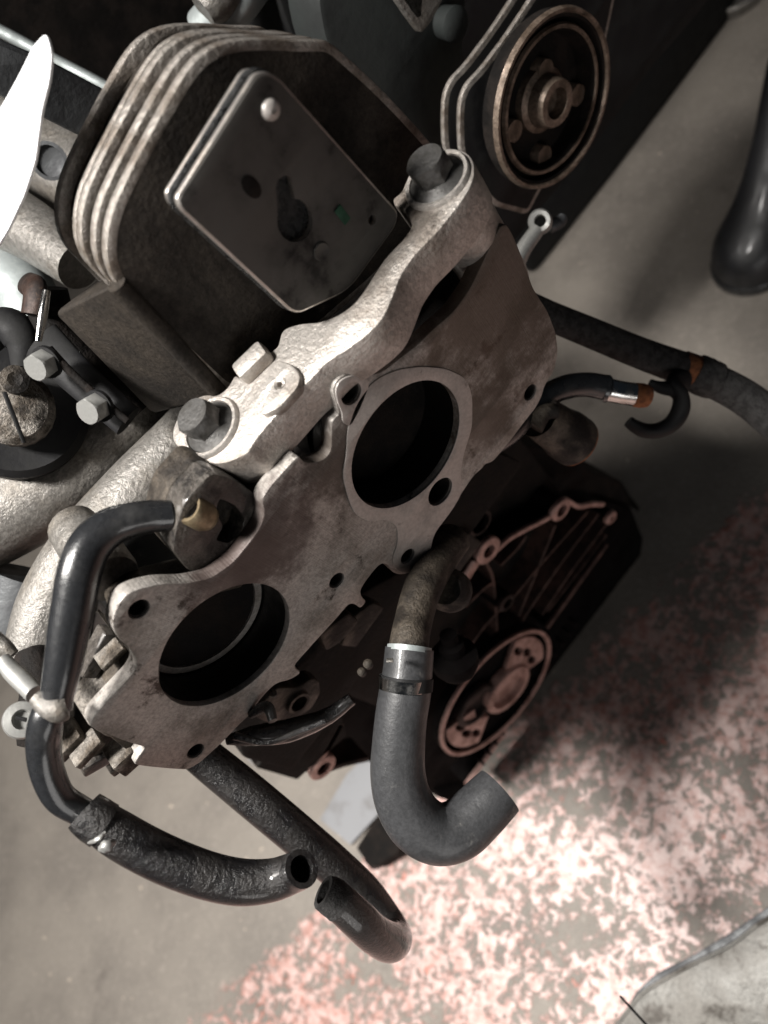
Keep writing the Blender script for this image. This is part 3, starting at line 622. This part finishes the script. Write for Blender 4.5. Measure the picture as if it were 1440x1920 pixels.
put('hose_sleeve', tube([(158,1520,.385,39),(172,1532,.385,42),(196,1548,.386,43)], seg=32, n=3, rough=.02), 'rubber_oily', h3)
put('tape_tag', join([tube3([(*P(166,1580,.368), .0006), (*P(182,1574,.362), .0011), (*P(198,1560,.364), .0006)], seg=8, rough=.3), tube3([(*P(188,1592,.366), .0012), (*P(200,1586,.362), .0026), (*P(213,1578,.366), .0014)], seg=10, rough=.35)]), 'zinc', h3)
h4 = hose('oily_return_hose', 'long wet black hose crossing the floor view and doubling back in a tight bend', P(600,1600,.52))
put('hose_body', tube([(300,1335,.49,34),(360,1400,.50,36),(450,1475,.505,38),(540,1550,.51,38),(620,1618,.515,37),(682,1675,.52,35),(722,1728,.52,34),(738,1757,.505,35),(728,1765,.487,36),(700,1750,.47,35),(672,1724,.46,35),(640,1695,.455,34),(616,1678,.453,31)], wall=.25, seg=40), 'rubber_oily', h4)
put('hose_end', tube([(636,1692,.455,35),(620,1680,.453,34),(606,1672,.452,31)], wall=.3, seg=36, n=3, rough=.05), 'rubber_fab', h4)
h5 = hose('coolant_hose', 'thick grey rubber coolant hose curving up into a J at the centre bottom', P(755,1400,.46))
cb = put('hose_body', tube([(768,1216,.455,46),(764,1262,.453,47),(759,1300,.452,49),(752,1345,.452,49),(747,1400,.453,50),(746,1450,.455,52),(756,1500,.457,54),(782,1542,.459,56),(820,1563,.461,56),(860,1555,.463,55),(895,1525,.466,53),(920,1500,.468,51),(937,1483,.470,49)], wall=.2, seg=48), 'rubber_grey', h5)
put('hose_clamp', tube([(763,1268,.4525,50),(761,1292,.452,50.5)], seg=48, n=1), 'black', h5)
put('clamp_foil', tube([(756,1270,.449,46),(754,1292,.449,46)], seg=48, n=1), 'chrome', h5)
put('paint_tag', box(P(731,1238,.4265), (.0038, .0012, .0070), R @ Matrix.Rotation(.0, 3, 'Z'), .0003), 'runner', h5)
h6 = hose('braided_hose', 'dark fabric hose running out to the right edge with a rusty clamp band', P(1200,660,.62))
put('hose_body', tube([(760,500,.54,26),(860,525,.55,26),(960,560,.56,26),(1030,592,.57,27),(1110,625,.58,28),(1200,662,.59,29),(1290,695,.60,31),(1350,720,.60,32),(1410,755,.60,33),(1480,815,.60,34)], seg=32), 'rubber_fab', h6)
put('clamp_band', tube([(1276,689,.60,32.5),(1302,699,.60,33)], seg=32, n=1), 'rust', h6)
put('strap', tube([(1302,698,.60,35),(1322,707,.60,37),(1345,716,.60,34)], seg=28, n=3, rough=.05), 'rubber_fab', h6)
cc = []
for k in range(0, 13):
    an = math.radians(-25 + k*17); cc.append((1236+44*math.cos(an)*1.0, 762+50*math.sin(an)*.95, .585, 11))
cl = [(1300,715,.60,14),(1272,722,.592,12)]
put('hanging_clip', tube([(1178,790,.585,10),(1192,800,.585,12),(1212,808,.585,14),(1238,806,.585,15),(1262,792,.585,16),(1276,768,.585,16),(1276,742,.585,14),(1262,722,.587,15),(1290,708,.595,13)], seg=16, sq=1.6), 'black', h6)
put('clip_prong', tube([(1262,728,.585,16),(1238,726,.585,12),(1218,716,.585,6)], seg=14), 'black', h6)
h7 = hose('stub_hose', 'short bent black pipe ending in a shiny tube with a rusty orange tip', P(1080,720,.55))
put('hose_body', tube([(900,850,.50,20),(960,810,.52,20),(1000,765,.54,20),(1025,742,.545,22),(1060,726,.55,23),(1100,721,.555,23),(1137,727,.56,24)], seg=28), 'rubber', h7)
put('chrome_tube', tube([(1134,730,.56,22),(1165,736,.562,21.5),(1192,740,.564,21.5)], seg=36), 'chrome', h7)
put('hose_lip', tube([(1132,728,.56,26),(1139,729,.56,26)], seg=28, n=1), 'rubber', h7)
put('rusty_tip', tube([(1190,740,.564,22.5),(1204,742,.564,23),(1214,744,.565,20)], wall=.2, seg=32, n=3), 'rust', h7)

# ================================================================== bell housing standing on the floor behind
bh = thing('bell_housing', 'dark ribbed bell housing standing low on the floor, tinted red by floor bounce, with a round slotted clutch disc', 'bell housing', (.0, .40, 0))
YB = .36
bo_ = [(478,1440),(560,1464),(600,1400),(690,1428),(830,1500),(925,1478),(1010,1380),(1100,1270),(1190,1130),(1206,1010),(1185,955),(1120,935),(1060,938),(1035,970),(930,1030),(900,1010),(860,1090),(780,1150),(640,1300)]
put('back_plate', plate('Y', py(bo_, YB+.05, .006), YB+.05, .02, (), .002), 'bell_in', bh)
def pipe(px, r, y=YB, m='bell_edge', nm='rim_edge', depth=.03):
    pts_ = [PY(u, v, y) for u, v in px]
    ms = []
    pa = cr([(p.x, p.y, p.z, r) for p in pts_], 4)
    bm = bmesh.new(); prev = None
    for i, p in enumerate(pa):
        t = (pa[min(i+1, len(pa)-1)].xyz-pa[max(i-1, 0)].xyz); t.y = 0; t.normalize(); s = Vector((-t.z, 0, t.x))*r
        b0 = min(r*.3, .0025)
        g = [bm.verts.new(p.xyz+x) for x in (s+Vector((0, min(depth, .004) if m in ('bell_edge', 'bell_rib') else depth, 0)), s+Vector((0, b0, 0)), s*.7, -s*.7, -s+Vector((0, b0, 0)), -s+Vector((0, min(depth, .004) if m in ('bell_edge', 'bell_rib') else depth, 0)))]
        if prev:
            for k in range(5): bm.faces.new((prev[k], prev[k+1], g[k+1], g[k]))
        else: bm.faces.new(g)
        prev = g
    bm.faces.new(prev[::-1])
    o = put(nm, bm_mesh(bm), m, bh)
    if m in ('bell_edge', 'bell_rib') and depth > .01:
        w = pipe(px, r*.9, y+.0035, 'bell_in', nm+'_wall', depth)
    return o
def G(x, y): return (640+x/2.4, 860+y/2.4)
pipe([G(545,575), G(580,520), G(612,470)], .0060)
pipe([G(705,415), G(760,365), G(830,325), G(900,290), G(945,265)], .0026)
pipe([G(945,265), G(968,222), G(1010,190), G(1035,200), G(1075,220), G(1130,210), G(1185,210)], .0024)
pipe([G(1200,390), G(1120,500), G(1020,640), G(930,765)], .0022, m='bell_rib')
pipe([G(745,1225), G(680,1320), G(620,1400), G(570,1470)], .0042)
pipe([(640,1360),(618,1400),(600,1430)], .004); pipe([(690,1425),(650,1434),(620,1444)], .003, m='bell')
def loop(u, v, ri, ro_, sq=1.0, m='bell_edge', y=YB, nm='bolt_lug'):
    c = PY(u, v, y)
    return put(nm, lathe(c, NV, [(ro_,-.004),(ro_,0),(ro_-.001,.001),(ri,.001),(ri,-.004)], 32), m, bh), put('lug_wall', lathe(c, NV, [(ro_*.94,-.03),(ro_*.94,-.003),(ri*1.03,-.003),(ri*1.03,-.02),(0,-.021)], 32), 'bell_in', bh)
loop(*G(662,415), .007, .0145); loop(*G(990,232), .007, .0125); loop(*G(745,650), .006, .0105, m='bell'); loop(606,1440, .0075, .0140); loop(*G(625,290), .010, .0135, m='bell'); loop(*G(1215,268), .003, .008)
for pp in ([(655,470),(688,560),(706,820)], [(965,300),(885,500),(800,710)], [(1110,240),(940,430),(760,645)], [(1160,250),(985,480),(810,740)], [(1192,300),(1050,490),(905,705)],
           [(560,668),(640,590),(690,555)], [(590,835),(660,740),(735,665)], [(720,480),(790,410),(835,350)], [(1195,345),(1080,500),(930,690)]):
    pipe([G(*p) for p in pp], .0013, YB+.008, 'bell_mid', 'rib', .030)
# clutch disc
dc = PY(*G(697,1052), YB-.004); dr_ = .084
disc = put('clutch_disc', lathe(dc, NV, [(0,-.012),(dr_,-.012),(dr_*1.0,.002),(dr_*.955,.003),(dr_*.93,-.006),(dr_*.6,-.0075),(0,-.0075)], 72), 'bell_in', bh)
put('disc_rim', lathe(dc, NV, [(dr_*1.002,.000),(dr_,.0034),(dr_*.955,.0034),(dr_*.945,.001)], 72), 'bell_edge', disc)
def sector(a0, a1, r1, r2, n=10):
    A = [math.radians(a0+(a1-a0)*k/n) for k in range(n+1)]
    return [(dc.x+r2*math.cos(a), dc.z+r2*math.sin(a)) for a in A]+[(dc.x+r1*math.cos(a), dc.z+r1*math.sin(a)) for a in A[::-1]]
for base in (0, 180):
    ih = []
    for k in (-22, 2, 23):
        ca = math.radians(base+k); cx_, cz_ = dc.x+dr_*.66*math.cos(ca), dc.z+dr_*.66*math.sin(ca)
        ih.append([(cx_+.0050*math.cos(t/12*math.tau), cz_+.0115*math.sin(t/12*math.tau)) for t in range(12)])
    put('disc_sector', plate('Y', rnd(sector(base-36, base+36, dr_*.40, dr_*.88), .003), dc.y-.0015, .006, (), .001, inner=ih), 'bell_edge', disc)
hub = dc+Vector((.010, -.003, -.012))
put('disc_hub', lathe(hub, NV, [(.033,-.008),(.033,.0),(.031,.003),(.025,.003),(.023,-.004),(0,-.005)], 48), 'bell_edge', disc)
put('disc_hub', lathe(dc+Vector((-.022, -.002, .024)), NV, [(.028,-.006),(.028,.0),(.026,.002),(.021,.002),(.019,-.004),(0,-.005)], 48), 'bell', disc)
# ring gear teeth along the lower side
tooth = None
for k in range(15):
    p = PY(980+ k*15.5, 1435-k*21.5, YB+.002) if False else PY(900+k*12.5, 1425-k*18.5, YB+.0)
    if tooth is None:
        tooth = put('tooth', box(p, (.0035, .012, .014), Matrix.Rotation(math.radians(14), 3, 'Y'), .001), 'bell_in', bh); t_ = tooth
    else: t_ = tooth.copy(); col.objects.link(t_); t_.parent = bh; t_.location = p-wpos(bh)
put('lower_shell', plate('Y', py([(830,1500),(925,1478),(1010,1380),(1100,1270),(1185,1140),(1240,1080),(1250,1160),(1150,1300),(1020,1420),(945,1500),(880,1530)], YB+.03, .006), YB+.035, .06, (), .003), 'bell_in', bh)
put('shade_block', box((-.015, .50, .50), (.29, .22, .40), None, .01), 'black_dull', eng)  # hidden block added to cast shade on the floor at right
put('shade_box', box((-.03, .53, .15), (.32, .18, .27), None, .01), 'bell_in', bh)  # hidden box added to stop light leaking past the bell
put('upper_shell', plate('Y', py([(900,900),(960,830),(1060,850),(1110,885),(1170,905),(1200,960),(1120,930),(1060,935),(1035,965),(935,1025),(890,1000)], YB+.06, .006), YB+.06, .08, (), .004), 'black_dull', bh)

# ================================================================== grey card and a stand foot on the floor
cd = plate('Z', pz([(440,1390),(520,1392),(704,1430),(740,1500),(704,1516),(656,1584),(598,1536),(634,1486),(520,1445)], .004), .004, .002, (), .0004)
put('card_sheet', plate('Z', pz([(598,1536),(655,1584),(760,1470),(700,1400),(650,1450)], .01), .008, .003, (), .0005), 'card', None, 'plain grey square-cornered sheet on the floor left of the thick hose', 'sheet')
sf = thing('stand_foot', 'black stand foot resting on the floor just left of the thick hose bend', 'stand', PZ(700,1600,0))
put('foot_pad', plate('Z', pz([(668,1590),(706,1530),(760,1560),(748,1600),(706,1625),(690,1622)], .03, .004), .032, .03, (), .003), 'black_dull', sf)
put('foot_flange', plate('Z', pz([(682,1612),(750,1595),(746,1612),(700,1632)], .004, .003), .008, .006, (), .001), 'bell', sf)
st = thing('card_strip', 'narrow grey sheet corner on the floor under the end of the lower port flange', 'sheet', PZ(480,1410,0))
put('sheet_face', plate('Z', pz([(436,1392),(520,1380),(512,1398),(482,1440)], .006), .006, .002, (), .0004), 'card', st)

# ================================================================== boot at the right edge
bt = thing('boot', 'black rounded boot toe standing on the floor at the right edge', 'boot', PZ(1420,500,0))
tc_ = PZ(1384,548,0)
dirb = (PZ(1500,330,0)-PZ(1395,530,0)); dirb.z = 0; dirb.normalize(); sd = Vector((-dirb.y, dirb.x, 0))
def bootshape(prof, zs):
    bm = bmesh.new(); rings = []
    for (sc, z, sh) in prof:
        ring = []
        for k in range(48):
            a = k*math.tau/48
            l = math.cos(a); w = math.sin(a)
            lx = (.15*l if l > 0 else .052*l)
            p = tc_ + dirb*(.047 + (lx)*sc + sh) + sd*(w*.052*sc) + Vector((0, 0, z)); ring.append(bm.verts.new(p))
        rings.append(ring)
    for A, B in zip(rings, rings[1:]):
        for k in range(48): bm.faces.new((A[k], A[(k+1) % 48], B[(k+1) % 48], B[k]))
    bm.faces.new(rings[-1]); bm.faces.new(rings[0][::-1]); return bm_mesh(bm)
put('upper', bootshape([(1.0,.016,0),(1.0,.028,0),(.97,.042,.001),(.92,.056,.006),(.82,.068,.018),(.68,.082,.040),(.60,.105,.075),(.58,.14,.115),(.58,.20,.17)], 0), 'boot', bt)
put('sole', bootshape([(1.03,.0,0),(1.07,.004,0),(1.07,.014,0),(1.03,.017,0)], 0), 'rubber', bt)

# ================================================================== tray at the lower right corner
tr = thing('drip_tray', 'dented grey sheet metal tray filling the bottom right corner', 'tray', PZ(1400,1880,0))
to = [(1130,1960),(1180,1890),(1215,1855),(1290,1812),(1370,1772),(1440,1722),(1600,1640),(1700,1900),(1500,2100),(1200,2050)]
zt = .05
put('tray_face', plate('Z', pz(to, zt, .01), zt, .004, (), .0015), 'tray', tr)
tw = [PZ(u, v, zt) for u, v in to[:7]]
put('tray_rim', tube3([(p.x, p.y, p.z, .0022) for p in tw], seg=12), 'tray', tr)
to2 = [(1150,1940),(1190,1862),(1228,1826),(1300,1790),(1375,1745),(1440,1700),(1600,1610),(1620,1700),(1300,1900)]
put('tray_lip', plate('Z', pz(to2, zt-.01, .01), zt-.01, .004, (), .0015), 'darkgrey', tr)
put('tray_wire', tube([(1163,1868,.60,2.2),(1185,1892,.60,2.6),(1215,1925,.60,2.6)], seg=8), 'black', tr)
put('tray_body', plate('Z', pz([(1180,1960),(1240,1870),(1440,1750),(1600,1700),(1500,2100)], zt-.02), zt-.016, .03, (), .002), 'darkgrey', tr)
# disc at the very top right
tp = thing('lid', 'pale round lid edge cut off by the top of the frame at the right', 'lid', PZ(1380,-20,0))
put('lid_rim', lathe(PZ(1372,-22,.02), UP, [(0,-.018),(.05,-.018),(.054,0),(.050,.003),(.046,.0),(0,-.002)], 56), 'runner', tp)
